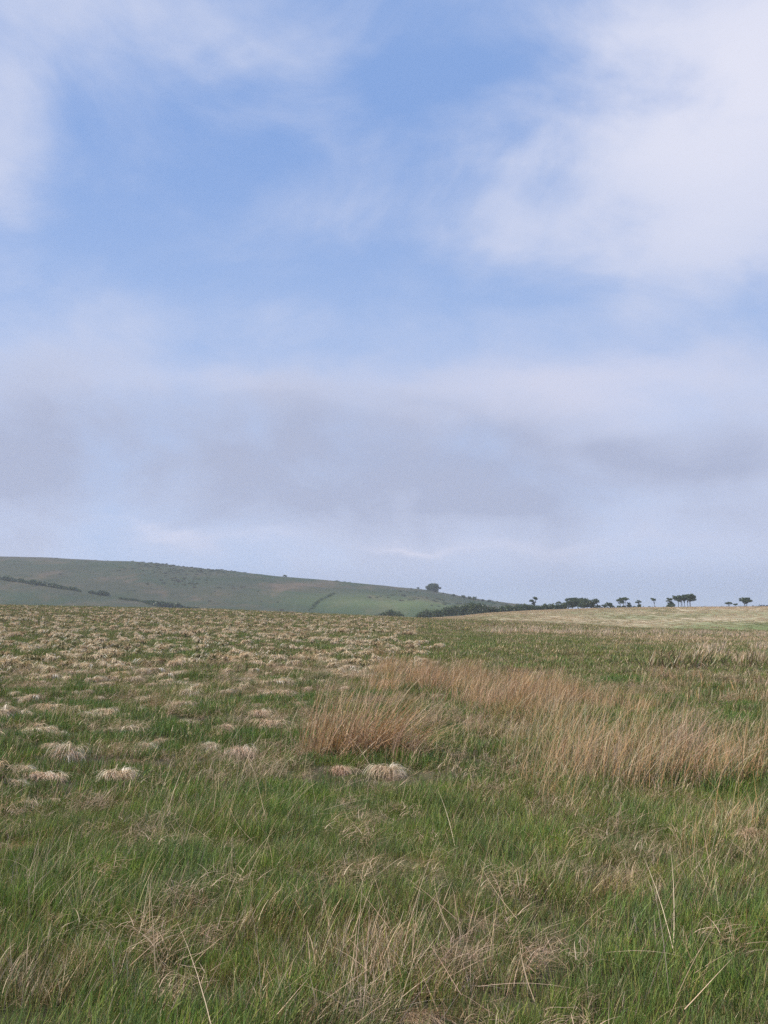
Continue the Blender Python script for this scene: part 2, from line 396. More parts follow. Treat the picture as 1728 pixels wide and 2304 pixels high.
def rush_mesh(lod, n, rad, L0, L1, lean=.35, spread=.25, bend=.6, pal=RUST, tip=STRAW, green=.15, w=None):
    w = w or (.0038, .008, .018)[lod]; S = (6, 4, 3)[lod]
    L = rng.uniform(L0, L1, n) * np.where(rng.random(n) < .25, .6, 1)
    az = rng.normal(0.1, 1.15, n)
    th0 = np.abs(rng.normal(lean * .5, spread * .9, n)); th1 = th0 + np.abs(rng.normal(bend, bend * .6, n))
    loose = rng.random(n) < .12; az = np.where(loose, rng.random(n) * 6.28, az); th1 = np.where(loose, th1 + .7, th1)
    c0 = pick(pal, n, .2); c1 = pick(tip, n, .2)
    gm = rng.random(n) < green; c0[gm] = pick(GREEN + OLIVE, int(gm.sum())); c1[gm] = pick(OLIVE + STRAW, int(gm.sum()))
    pt = [strands(disc(n, rad), L, th0, th1, az, np.full(n, w) * rng.uniform(.6, 1.3, n), S, c0, c1, 1.5, wander=.3)]
    m = n // 3; g = pick(GREEN + OLIVE, m)
    pt.append(strands(disc(m, rad * 1.1), rng.uniform(.12, .3, m), rng.uniform(0, .3, m), rng.uniform(.3, .8, m), rng.random(m) * 6.28, np.full(m, w), 3, g, g))
    v, f, c = join(pt); return mesh_from('rush_stems', v, f.ravel(), np.full(len(f), 4), c, M_RUSH)

# ------------------------------------------------------------------ grass sward: instanced tufts, thousands upon thousands (stuff)
KINDS = ['green', 'mixed', 'dry', 'straw']; NV = 3
def scatter(name, col, pts, rot, scl, idx, label, cat):
    me = bpy.data.meshes.new(name); me.vertices.add(len(pts)); me.vertices.foreach_set('co', np.asarray(pts, np.float32).ravel())
    for an, ty, d, k in (('rot', 'FLOAT_VECTOR', rot, 'vector'), ('scl', 'FLOAT', scl, 'value'), ('idx', 'INT', idx, 'value')):
        a = me.attributes.new(an, ty, 'POINT'); a.data.foreach_set(k, np.asarray(d, np.int32 if ty == 'INT' else np.float32).ravel())
    me.update(); o = link(name, me); tag(o, label, cat, kind='stuff')
    ng = bpy.data.node_groups.new(name, 'GeometryNodeTree')
    ng.interface.new_socket('Geometry', in_out='INPUT', socket_type='NodeSocketGeometry')
    ng.interface.new_socket('Geometry', in_out='OUTPUT', socket_type='NodeSocketGeometry')
    N, L = ng.nodes, ng.links
    gi = N.new('NodeGroupInput'); go = N.new('NodeGroupOutput'); ip = N.new('GeometryNodeInstanceOnPoints')
    ci = N.new('GeometryNodeCollectionInfo'); ci.inputs['Collection'].default_value = col
    ci.inputs['Separate Children'].default_value = True; ci.inputs['Reset Children'].default_value = True
    def named(nm, ty):
        q = N.new('GeometryNodeInputNamedAttribute'); q.data_type = ty; q.inputs[0].default_value = nm
        return next(s for s in q.outputs if s.enabled and s.name == 'Attribute')
    mp = N.new('GeometryNodeMeshToPoints'); mp.inputs['Radius'].default_value = .001
    L.new(gi.outputs[0], mp.inputs[0]); L.new(mp.outputs[0], ip.inputs['Points']); L.new(ci.outputs[0], ip.inputs['Instance'])
    ip.inputs['Pick Instance'].default_value = True
    L.new(named('idx', 'INT'), ip.inputs['Instance Index']); L.new(named('rot', 'FLOAT_VECTOR'), ip.inputs['Rotation']); L.new(named('scl', 'FLOAT'), ip.inputs['Scale'])
    L.new(ip.outputs[0], go.inputs[0])
    md = o.modifiers.new('grow', 'NODES'); md.node_group = ng
    return o
def proto_col(name, meshes):
    c = bpy.data.collections.new(name)
    for i, me in enumerate(meshes):
        o = bpy.data.objects.new('%s_%03d' % (name, i), me); c.objects.link(o)
    return c
def ground_pts(r0, r1, dens, half=.56):
    """random points on the ground between two distances, uniform per square metre"""
    area = half * (r1 * r1 - r0 * r0); n = int(area * dens)
    r = np.sqrt(rng.random(n) * (r1 * r1 - r0 * r0) + r0 * r0); a = (rng.random(n) * 2 - 1) * half
    return r * np.sin(a), r * np.cos(a)
def blobf(u, v, lst):
    s = 0
    for cu, cv, ru, rv, w in lst: s = s + w * np.exp(-((u - cu) / ru) ** 2 - ((v - cv) / rv) ** 2)
    return s
def dryness(x, y):
    u, v = uv_of(x, y, H(x, y))
    d = .20 + 1.4 * (fbm(x / 1.6, y / 1.6, 70, 4) - .5) + .5 * (fbm(x / 9, y / 9, 80, 2) - .5)
    left = 1 - sstep(-60, 60, u - np.interp(v, [1400, 1420, 1500, 1560, 1700, 1820], [880, 950, 1000, 720, 600, 300]))
    d = d + left * .04 * sstep(1560, 1420, v) + .24 * sstep(1450, 1400, v)
    d = d - blobf(u, v, [(1130, 1490, 260, 32, .08), (1500, 1550, 260, 20, .1), (1000, 1450, 80, 20, .1)])
    d = d + .16 * sstep(1570, 1440, v) * (1 - left)
    d = d + blobf(u, v, [(1350, 1690, 420, 80, .14), (1050, 1570, 220, 30, .2), (800, 1650, 190, 90, -.35), (1380, 1640, 160, 25, -.2), (1000, 1640, 120, 20, -.2), (1600, 1620, 160, 20, -.2), (1650, 1880, 120, 60, .3),
                         (450, 2080, 140, 30, .25), (450, 2250, 120, 25, .4), (80, 2240, 100, 60, .35), (900, 2180, 150, 60, .15), (1350, 2010, 90, 30, .25),
                         (830, 1790, 200, 40, .3), (1650, 1440, 300, 12, .35)])
    return d
def matmask(x, y):
    return sstep(.50, .575, fbm(x / .9, y / .9, 140, 3)) * sstep(34, 22, np.hypot(x, y))
def sward():
    cols = []
    for lod in range(4):
        cols.append(proto_col('tuft_size_%d' % lod, [grass_proto(k, lod) for k in KINDS for _ in range(NV)]))
    spec = [(.3, 9.5, 135, 1.5), (9.0, 24, 42, 1.2), (23, 72, 9.5, .9), (68, 185, 2.2, .7)]
    for lod, (a, b, dn, hf) in enumerate(spec):
        x, y = ground_pts(a, b, dn, hf); n = len(x)
        d = dryness(x, y) + rng.normal(0, .12, n)
        k = np.digitize(d, [.34, .60, .86])
        s = rng.uniform(.55, 1.3, n) * (.45 + 1.1 * fbm(x / .8, y / .8, 90, 3))
        u, v = uv_of(x, y)
        bare = blobf(u, v, [(70, 2215, 55, 22, 1), (30, 2290, 60, 25, 1), (450, 2252, 90, 12, 1.1), (330, 2000, 50, 12, .6)])
        s = np.minimum(s, 1.05) * (1 - .75 * np.clip(bare, 0, 1)) * (1 - .55 * covered(x, y)) * (1 - .3 * matmask(x, y)); keep = rng.random(n) > bare * .8
        z = H(x, y)
        rot = np.stack([rng.normal(0, .08, n), rng.normal(.05, .08, n), rng.normal(0, .9, n)], -1)
        idx = k * NV + rng.integers(0, NV, n)
        P = np.stack([x, y, z], -1)
        scatter('grass', cols[lod], P[keep], rot[keep], s[keep], idx[keep],
                ['green and dry blades of rough moorland grass at the walker\'s feet', 'rough green moorland grass with dry blades beyond the feet',
                 'mid-distance rough grass covering the flat moor', 'far grass running up to the brow of the moor'][lod], 'grass')
    # long dead straws, leaning and lying across the sward
    ms = []
    for i in range(8):
        n = 9; c = pick(STRAW + PINK, n, .2)
        b = disc(n, .35); b[:, 2] = rng.uniform(.0, .10, n)
        ms.append(strands(b, rng.uniform(.16, .55, n), *(lambda q: (q, q + rng.uniform(0, .5, n)))(rng.uniform(.3, 1.35, n)), rng.normal(.2, 1.3, n), rng.uniform(.0022, .004, n), 5, c * .9, c, 1.6, wander=.4))
    cn = proto_col('straw', [mesh_from('straw', v, f.ravel(), np.full(len(f), 4), c, M_STRAW) for v, f, c in ms])
    x, y = ground_pts(1, 17, 6, 1.3); d = dryness(x, y); keep = rng.random(len(x)) < np.clip(.25 + d, .08, 1); x = x[keep]; y = y[keep]; n = len(x)
    scatter('dry_straw', cn, np.stack([x, y, H(x, y)], -1), np.stack([0 * x, 0 * x, rng.normal(0, .7, n)], -1), rng.uniform(.6, 1.15, n), rng.integers(0, 8, n),
            'loose dry straws lying across the foreground grass', 'straw')
    # little flattened mats of dead leaves in the sward
    ms = []
    for i in range(8):
        n = 120; nl = 9; k = rng.integers(0, nl, n); b = disc(nl, .13)[k] + disc(n, .03); b[:, 2] = rng.uniform(.02, .11, n); la = rng.normal(-.6, 1.5, nl)[k]
        c = pick([STRAW + BROWN, PINK + STRAW + OLIVE, STRAW + OLIVE, PINK + BROWN][i % 4], n, .25) * (1 if i % 3 else .75)
        ms.append(strands(b, rng.uniform(.04, .12, n), rng.uniform(.7, 1.5, n), rng.uniform(1.3, 2.0, n), la + rng.normal(0, .8, n), rng.uniform(.0014, .003, n), 4, c * .9, c, .8, wander=.5))
    cm = proto_col('mat', [mesh_from('mat', v, f.ravel(), np.full(len(f), 4), c, M_STRAW) for v, f, c in ms])
    x, y = ground_pts(1, 32, 9, 1.2); keep = rng.random(len(x)) < np.clip(matmask(x, y), .12, .9); x = x[keep]; y = y[keep]; n = len(x)
    scatter('dead_leaf_litter', cm, np.stack([x, y, H(x, y)], -1), np.stack([0 * x, 0 * x, rng.normal(0, .6, n)], -1), rng.uniform(.6, 1.3, n) * (1 + y / 40), rng.integers(0, 8, n),
            'small flattened mats of dead leaves caught in the green grass', 'dead leaves')
    # the rough grass of the far pasture and the heathery turf of the hill
    x, y = ground_pts(206, 345, .8, .42); u = 864 + F * x / y; keep = (u > 860); x = x[keep]; y = y[keep]; n = len(x)
    d = .80 + 1.5 * (fbm(x / 16, y / 30, 150, 4) - .5) + .25 * sstep(290, 330, y) - .7 * np.exp(-((x - 92) / 26) ** 2 - ((y - 235) / 18) ** 2) + rng.normal(0, .12, n)
    scatter('pasture_grass', cols[3], np.stack([x, y, H(x, y)], -1), np.stack([0 * x, 0 * x, rng.normal(0, .9, n)], -1), rng.uniform(.5, 1.1, n), np.digitize(d, [.34, .56, .78]) * NV + rng.integers(0, NV, n),
            'tufty pale grass of the far pasture under the windswept trees', 'grass')
    x, y = ground_pts(470, 765, .045, .42); q = fbm(x / 40, y / 60, 160, 4) + rng.normal(0, .06, len(x)); keep = (q > .66) & (864 + F * x / y < 1250); x = x[keep]; y = y[keep]; n = len(x)
    hm = proto_col('sprig', [leaves([(0, 0, .25, 1.1, .9, .4), (.9, .3, .2, .8, .6, .3)], 130, .16, .3, p) for p in ([(.09, .07, .05), (.07, .07, .04)], [(.055, .08, .035), (.06, .085, .035)], [(.20, .15, .10), (.17, .13, .08)])])
    scatter('hill_heather', hm, np.stack([x, y, H(x, y)], -1), np.stack([0 * x, 0 * x, rng.random(n) * 6.28], -1), rng.uniform(.4, 1.3, n), np.where(q[keep] > .6, rng.integers(0, 2, n), rng.integers(0, 3, n)),
            'low heather and coarse tufts mottling the hillside', 'heather')

# ------------------------------------------------------------------ tussocks of pale dead grass
def tussock_thing(lod, **k):
    return tussock_mesh(lod, 0, **k)
T0 = [tussock_thing(0, mess=m, pal=PALE + PINK) for m in (1.3, 2.2, 1.7, 2.8, 2.0)]; T1 = [tussock_thing(1, mess=rnd.choice([1.3, 2.0, 2.6]), pal=PALE + STRAW) for _ in range(8)]; T2 = [tussock_thing(2, pal=[(a * .95, b * .95, c * .9) for a, b, c in p]) for p in (PALE, PALE + STRAW, STRAW + OLIVE, STRAW + OLIVE, PALE + OLIVE, PALE)]
T_GREY = tussock_mesh(0, 0, pal=[(.46, .42, .36), (.34, .30, .24), (.56, .52, .46)] + BROWN, mess=2.6)
TM = [tussock_mesh(0, 0, pal=PINK + STRAW + BROWN, mess=2.4) for _ in range(3)]
def put_thing(name, me, u, v, wpx, label, cat, group=None, rz=0, sz=1.0, natw=.66, xyz=None):
    x, y, z = xyz or at(u, v)
    s = wpx * y / F / natw if wpx else 1.0
    o = link(name, me, None, (x, y, z - .01), rz); o.scale = (s, s, s * sz)
    return tag(o, label, cat, group)
TG = 'pale dead grass tussocks scattered over the moor'
hero_t = [(155, 1718, 95, 1.35, 'bleached tussock like a shaggy mop, tallest near the left edge of the moor', .2),
          (120, 1688, 80, .8, 'thin pale tussock just behind the tall shaggy mop', -.1),
          (262, 1762, 125, .85, 'brightest whitish tussock, stretched sideways with its strands combed down to the front', .35),
          (288, 1722, 70, .9, 'small tan tussock just behind the brightest whitish one', 0),
          (545, 1706, 100, 1.0, 'broad straw-pink tussock with drooping fringe, beside a smaller slanting one', -.1),
          (478, 1690, 70, .8, 'narrow pale tussock slanting down towards the broad straw-pink one', -.6),
          (45, 1916, 130, .7, 'low pale tussock cut by the left edge of the photo', .1),
          (865, 1752, 120, .9, 'pale arched tussock bent like a bow below the big rush clump', -.2),
          (760, 1740, 110, .7, 'flattened tan tussock left of the bow-shaped one under the big rush clump', .2),
          (585, 1614, 75, .9, 'straw tussock standing a little behind and left of the big rush clump', .1),
          (430, 1572, 60, 1.1, 'tall round straw tussock in the middle of the tussock field', 0),
          (680, 1588, 60, .7, 'thin sideways tussock just left of the tips of the big rush clump', .4),
          (985, 1575, 45, 1.0, 'small cream tussock among rusty rushes right of the big clump', 0),
          (70, 2118, 90, .9, 'small pinkish dead tussock in dark grass near the lower left corner', .3),
          (1590, 2120, 110, .9, 'grey bleached tussock with curled strands near the lower right corner', .5),
          (930, 2290, 200, .35, 'flat mat of grey-pink dead grass at the bottom edge of the photo', .1),
          (1690, 1905, 120, 1.3, 'pinkish hairy tussock cut by the right edge of the photo', .2),
          (1410, 1470, 22, 1.2, 'tiny pale tussock alone on the smooth green part of the moor', 0),
          (1230, 1575, 110, .8, 'wide cream tussock lying behind the middle of the rushes', .1)]
used = []
for i, (u, v, w, sz, lab, rz) in enumerate(hero_t):
    me = T_GREY if 'grey bleached' in lab else TM[i % 3] if v > 1850 or i in (3, 8) else T0[i % 5]
    o = put_thing('grass_tussock', me, u, v, w, lab, 'tussock', TG, rz, sz * 1.08); used.append((o.location.x, o.location.y, .7))
def tus_region(u, v):
    e = np.interp(v, [1395, 1420, 1500, 1545, 1600, 1700, 1790, 1850], [900, 945, 985, 800, 680, 600, 330, -100])
    return u < e + 25 * np.sin(v * .13)
cand = []
x, y = ground_pts(8, 125, 4.2, .62); o_ = np.argsort(np.hypot(x, y)); x = x[o_]; y = y[o_]; zz = H(x, y); uu, vv = uv_of(x, y, zz)
ok = tus_region(uu, vv) & (uu > -900)
ok &= rng.random(len(x)) < np.clip(.6 + 2.2 * (fbm(x / 2.5, y / 2.5, 101, 3) - .48), .05, 1)
x, y, zz, uu, vv = x[ok], y[ok], zz[ok], uu[ok], vv[ok]
nind = 0; rest = []
for X_, Y_, Z_, U_ in zip(x, y, zz, uu):
    if any((X_ - a) ** 2 + (Y_ - b) ** 2 < c * c for a, b, c in used[:60]): continue
    d = math.hypot(X_, Y_)
    if nind < 275 and -20 < U_ < 1748:
        me = rnd.choice(T0 if d < 14 else T1 if d < 30 else T2)
        s = rnd.choice([.3, .4, .5, .6, .75]) * rnd.uniform(.8, 1.2) * (1 + .008 * max(0, d - 12))
        o = link('grass_tussock', me, None, (X_, Y_, Z_ - .01), rnd.gauss(0, .9)); o.scale = (s * rnd.uniform(.8, 1.6), s, s * rnd.uniform(.7, 1.25))
        tag(o, 'pale straw-coloured tussock of dead grass, one of many dotting the green moor on the left', 'tussock', TG); nind += 1
    elif rnd.random() < float(np.interp(d, [0, 26, 45, 70, 100, 125], [1, .9, .5, .34, .14, .04])): rest.append((X_, Y_, Z_))
rest = np.array(rest); n = len(rest)
scatter('distant_tussocks', proto_col('mop', T2), rest, np.stack([np.zeros(n), np.zeros(n), rng.normal(0, .6, n)], -1), rng.uniform(.5, 1.05, n) * (1 + .002 * np.hypot(rest[:, 0], rest[:, 1])), rng.integers(0, 6, n),
        'countless pale tussocks merging towards the brow of the moor', 'tussocks')

# ------------------------------------------------------------------ rushes
RG = 'clumps of rushes on the moor'
def big_clump():
    n = 820; b = disc(n, .30, 1.6); b[:, :2] += rng.normal(0, .09, (n, 2)); t = np.clip(b[:, 0] / .55, -1, 1)
    L = rng.uniform(.25, 1.0, n) ** .8; th0 = np.abs(.42 + .38 * t + rng.normal(0, .27, n)); th1 = th0 + np.abs(.35 + .5 * np.maximum(t, 0) + rng.normal(0, .3, n))
    az = rng.normal(-.1, .5, n); az = np.where(rng.random(n) < .15, rng.random(n) * 6.28, az)
    c0 = pick(RUST + BROWN, n, .25); c1 = pick(RUST + PINK + STRAW + STRAW + OLIVE, n, .3)
    m = 220; d = disc(m, .25, 1.6); d[:, 0] += .3; d[:, 2] = rng.uniform(.05, .3, m); q = pick(STRAW + RUST, m)
    pt = [strands(b, L, th0, th1, az, np.full(n, .0065) * rng.uniform(.6, 1.4, n), 6, c0, c1, 1.4, wander=.3),
          strands(d, rng.uniform(.25, .5, m), rng.uniform(.5, 1.3, m), rng.uniform(1.8, 2.7, m), rng.normal(-.6, .7, m), np.full(m, .0055), 6, q, q, 1, wander=.4)]
    v, f, c = join(pt); return mesh_from('rush_stems', v, f.ravel(), np.full(len(f), 4), c, M_RUSH)
big = big_clump()
dark2 = rush_mesh(2, 170, .42, .25, .5, .3, .3, .4, [(.12, .10, .04), (.16, .11, .05), (.08, .09, .03)], BROWN + OLIVE, .3)
loose0 = [rush_mesh(0, 26, .2, .3, .6, .8, .35, .8, STRAW + BROWN, STRAW, .25) for _ in range(3)]
dense1 = [rush_mesh(1, [110, 70, 140, 50][i], .3, .3, [.8, .6, .7, .85][i], .4, .3, .5, [RUST, RUST + BROWN, RUST + OLIVE, RUST][i], [RUST + STRAW, STRAW, RUST, RUST + PINK][i], [.1, .35, .2, .3][i]) for i in range(4)]
loose1 = [rush_mesh(0, 60, .26, .35, .78, .5, .3, .6, RUST + BROWN, [STRAW + PINK, RUST, RUST + OLIVE, STRAW + RUST][i], [.2, .3, .55, .4][i], .006) for i in range(4)]
short2 = [rush_mesh(2, 70, .4, .22, .42, .3, .3, .4, BROWN + OLIVE, RUST + OLIVE, .4) for _ in range(3)]
pink2 = [rush_mesh(2, 60, .5, .25, .5, .4, .3, .5, PINK + RUST, PINK + PALE, .15) for _ in range(3)]
green1 = [rush_mesh(0, 60, .3, .35, .75, .8, .3, .55, OLIVE + STRAW, STRAW + OLIVE, .5, .0045) for _ in range(2)]
def rush(me, u, v, s, label, rz=0, sx=1.0, grp=RG, sz=1.0):
    x, y, z = at(u, v); o = link('rush_clump', me, None, (x, y, z - .01), rz); o.scale = (s * sx, s, s * sz)
    return tag(o, label, 'rushes', grp)
rush(big, 797, 1708, 1.08, 'big orange-tan clump of rushes swept over to the right, largest on the moor', 0, 1.1, RG, 1.0)
rush(loose1[0], 905, 1728, .8, 'tangled brown rushes drooping at the right foot of the big clump', -.3)
rush(green1[0], 600, 1772, 1.05, 'thin greenish rushes sweeping up to the right, just left of the big clump')
rush(green1[1], 520, 1800, .8, 'sparse tan and green rushes left of the thin sweeping ones')
rush(dense1[0], 868, 1520, .95, 'brown rush clump standing out at the left end of the rusty rush bank')
rush(dense1[1], 858, 1466, .7, 'small dark orange rush clump alone among the far tussocks')
rush(loose1[1], 1680, 1880, .9, 'pinkish rush clump rising beside the hairy tussock at the right edge')
rush(loose1[2], 1570, 1920, .7, 'upright rushes left of the pinkish clump near the right edge')
rush(dark2, 1540, 1512, 1.5, 'wide dark brown rush clump on the green ground near the right edge', 0, 1.8)
rush(dark2, 1712, 1508, 1.4, 'brown rush clump cut by the right edge, beside the wide dark one', 0, 1.2)
rush(dark2, 1285, 1482, .95, 'low brown rush clump in the middle of the smooth green ground')
rush(dense1[2], 345, 1600, .62, 'orange-green rush clump standing among the pale tussocks', .2)
def zone(meshes, n, fu, label, smin, smax, sz=1.0):
    for i in range(n):
        u, v = fu(i / max(1, n - 1))
        rush(meshes[i % len(meshes)], u, v, rnd.uniform(smin, smax), label, rnd.gauss(0, .25), rnd.uniform(.9, 1.4), RG, sz)
zone(dense1, 74, lambda t: (850 + 430 * t + rnd.gauss(0, 26), 1532 + 66 * t + rnd.gauss(0, 22)),
     'rusty orange rush clump in the dense bank behind the big clump', .75, 1.0)
zone(dense1, 16, lambda t: (1230 + 240 * t + rnd.gauss(0, 14), 1590 + 30 * t + rnd.gauss(0, 14)),
     'brown rush clump where the rusty bank thins out to the right', .5, .85)
DRIFT = [(1040, 1640), (1130, 1610), (1180, 1700), (1270, 1665), (1330, 1740), (1390, 1700), (1470, 1660), (1500, 1760), (1590, 1700), (1640, 1770), (1700, 1690), (1250, 1770)]
zone(loose1, 66, lambda t: (lambda c: (rnd.gauss(c[0], 38), min(1830, rnd.gauss(c[1], 24))))(DRIFT[int(t * 65.9) % 12]),
     'loose tan rushes with upright stems in the wide bed right of the big clump', .65, 1.0)
zone(loose1, 14, lambda t: (rnd.gauss(1390, 80), rnd.uniform(1700, 1790)),
     'taller pale-tipped rushes in the thickest part of the rush bed', .85, 1.1)
zone(short2, 22, lambda t: (rnd.uniform(1440, 1740), rnd.uniform(1530, 1590)),
     'short reddish rush clump on the green ground behind the rush bed', .7, 1.0)
zone(short2, 16, lambda t: (rnd.uniform(980, 1740), rnd.uniform(1440, 1500)),
     'small far rush clump on the smooth green ground', .5, .8)
zone(pink2, 60, lambda t: (1080 + 680 * t + rnd.gauss(0, 20), 1425 + rnd.gauss(0, 2.5) + 8 * t),
     'pinkish rush clump in the line along the far edge of the moor', 1.0, 1.7)
zone(pink2, 14, lambda t: (rnd.uniform(1540, 1740), rnd.uniform(1455, 1500)),
     'pale pinkish rush clump near the right edge of the green ground', .8, 1.3)
zone(loose0, 14, lambda t: (rnd.uniform(60, 640), rnd.uniform(1880, 2120)),
     'sparse tan rush stems arching over the foreground grass on the left', .5, .8)
zone(loose0, 14, lambda t: (rnd.uniform(700, 1728), rnd.uniform(1850, 2250)),
     'sparse tan rush stems poking out of the foreground grass on the right', .4, .7)
fan = rush_mesh(0, 90, .16, .3, .62, 1.6, .5, .35, STRAW + PINK, STRAW + PALE, .05, .004)
rush(fan, 880, 2235, .85, 'fan of broken pale straws fallen to the right in the bottom middle', .1)
rush(fan, 800, 2290, .7, 'broken straws leaning over the mat at the bottom edge', .5)

# the tufts next to a tussock are short
COV = np.zeros((1400, 1900), np.float32)
for a, b, c in used:
    i, j = int((a + 70) * 10), int(b * 10)
    if b > 8: COV[i - 4:i + 5, max(0, j - 6):j + 3] = .85
for o in list(C.objects):
    if o.name.startswith('grass_tussock'):
        i, j = int((o.location.x + 70) * 10), int(o.location.y * 10); COV[max(0, i - 2):i + 3, max(0, j - 3):j + 2] = .9 if j > 90 else .3
for a in rest:
    i, j = int((a[0] + 70) * 10), int(a[1] * 10); COV[i - 2:i + 3, j - 3:j + 2] = .8
def covered(x, y):
    i = ((x + 70) * 10).astype(int); j = (y * 10).astype(int); ok = (i >= 0) & (i < 1400) & (j >= 0) & (j < 1900)
    return np.where(ok, COV[np.clip(i, 0, 1399), np.clip(j, 0, 1899)], 0)

# two dark lumps far out on the tussock field
dk = rush_mesh(2, 60, .35, .15, .3, .2, .3, .4, [(.03, .025, .02), (.05, .04, .03)], [(.06, .05, .035)], .1)
for (u, v, lab) in ((18, 1391, 'dark low lump of heather far out near the left edge of the moor'), (253, 1393, 'dark low lump of heather far out, standing alone below the hill hedge')):
    x, y, z = at(u, v); o = link('heather_lump', dk, None, (x, y, z)); o.scale = (1.6, 1, 1.2); tag(o, lab, 'heather', 'heather lumps')

# ------------------------------------------------------------------ trees, bushes and hedges
LEAFP = [(.055, .090, .034), (.070, .110, .038), (.042, .068, .030), (.085, .125, .045)]
def leaves(blobs, n, size, gap=.35, pal=LEAFP, shell=.5):
    """leaf-sprays filling a set of ellipsoids (x,y,z,rx,ry,rz); clumped, with gaps"""
    B = np.array(blobs, float); vol = (B[:, 3] * B[:, 4] * B[:, 5]) ** .72; k = rng.choice(len(B), n, p=vol / vol.sum()); b = B[k]
    d = rng.normal(size=(n, 3)); d /= np.linalg.norm(d, axis=1)[:, None]
    r = shell + (1 - shell) * rng.random(n); r = np.where(rng.random(n) < .25, rng.random(n) * .9, r)
    P = b[:, :3] + d * r[:, None] * b[:, 3:6]
    s0 = float(b[:, 3:6].mean()) * .45
    q = vnoise(P[:, 0] / s0 + P[:, 2] / s0 * .7, P[:, 1] / s0 + P[:, 2] / s0, 33)
    keep = q > gap * .6; P = P[keep] + rng.normal(0, size * .3, (keep.sum(), 3)); n = len(P)
    a = rng.normal(size=(n, 3)); a /= np.linalg.norm(a, axis=1)[:, None]; t = rng.normal(size=(n, 3)); c = np.cross(a, t); c /= np.linalg.norm(c, axis=1)[:, None]
    s = size * rng.uniform(.6, 1.3, (n, 1))
    V = np.stack([P - a * s - c * s * .5, P - a * s * .2 + c * s * .7, P + a * s, P + a * s * .1 - c * s * .7], 1).reshape(-1, 3)
    Fc = np.arange(n * 4)
    col = np.repeat(pick(pal, n, .25), 4, 0)
    return mesh_from('crown', V, Fc, np.full(n, 4), col, M_LEAF, False)
def tubes(name, segs, mat=M_BARK, K=6):
    vs, fs, o = [], [], 0
    for pts, r0, r1 in segs:
        pts = np.array(pts, float); n = len(pts)
        for i, p in enumerate(pts):
            d = pts[min(i + 1, n - 1)] - pts[max(i - 1, 0)]; d /= np.linalg.norm(d) + 1e-9
            a = np.cross(d, (0.3, 1, .1)); a /= np.linalg.norm(a); b = np.cross(d, a); r = r0 + (r1 - r0) * i / (n - 1)
            for k in range(K):
                t = 2 * math.pi * k / K; vs.append(p + a * r * math.cos(t) + b * r * math.sin(t))
        for i in range(n - 1):
            for k in range(K): fs.append([o + i * K + k, o + i * K + (k + 1) % K, o + (i + 1) * K + (k + 1) % K, o + (i + 1) * K + k])
        o += n * K
    return mesh_from(name, vs, np.array(fs).ravel(), np.full(len(fs), 4), None, mat)
def bent(a, b, w=.12, n=5):
    a = np.array(a, float); b = np.array(b, float); L = np.linalg.norm(b - a)
    out = [a + (b - a) * t + (rng.normal(0, w * L, 3) * (math.sin(t * math.pi) * .5) if 0 < t < 1 else 0) for t in np.linspace(0, 1, n)]
    return out
def tree(kindname, u, vbase, Y, lobes, label, trunks=None, n=900, leaf=.16, group=None, cat='tree', gap=.35, zb=None):
    """lobes: (u, v, ru, rv) ellipses of the crown in photo pixels, turned to metres at the tree's real distance"""
    k = Y / F; X = xat(u, Y); Z = Hs(X, Y) if zb is None else zb
    e = bpy.data.objects.new(kindname, None); C.objects.link(e); e.location = (X, Y, Z); tag(e, label, cat, group)
    zof = lambda v: EYE + float(slope(v)) * Y - Z
    bl = [((a - u) * k, rnd.uniform(-.25, .25) * c * k, zof(b), c * k, c * k * .95, d * k) for a, b, c, d in lobes]
    # break every lobe into uneven smaller clumps
    cl = []
    for (x, y, z, rx, ry, rz) in bl:
        m = 9 if rx > 8 * k else 5
        rx *= 1.2; rz *= 1.25; cl.append((x, y, z, rx * .75, ry * .75, rz * .75))
        for _ in range(m):
            t = rnd.random() * 6.283; q = rnd.uniform(.45, .88) * (.62 if kindname == 'round_tree' else 1); w = rnd.uniform(-.6, .7)
            cl.append((x + rx * q * math.cos(t), y + ry * q * math.sin(t), z + rz * w, rx * rnd.uniform(.28, .5), ry * rnd.uniform(.28, .5), rz * rnd.uniform(.25, .45)))
    link('crown', leaves(cl, n, leaf, gap), e)
    segs = []
    if trunks is None: trunks = [(u, .0)]
    hgt = max(b[2] for b in bl)
    for (tu, leanpx, rad) in trunks:
        x0 = (tu - u) * k; best = min(bl, key=lambda b: abs(b[0] - (x0 + leanpx * k)))
        fork = (x0 + leanpx * k * .6, 0, best[2] * .55); r = rad * k
        segs.append((bent((x0, 0, -.4), fork), r, r * .7))
        for b in ([best] if len(trunks) > 2 else bl):
            for q in range(3):
                segs.append((bent(fork, (b[0] + rnd.uniform(-.6, .6) * b[3], b[1] + rnd.uniform(-.5, .5) * b[4], b[2] + rnd.uniform(-.2, .5) * b[5])), r * .55, r * .12))
    if segs: link('trunk', tubes('trunk', segs), e)
    return e
YC = 342     # depth of the hedge line just behind the crest of the pasture
TT = [(1.3)]
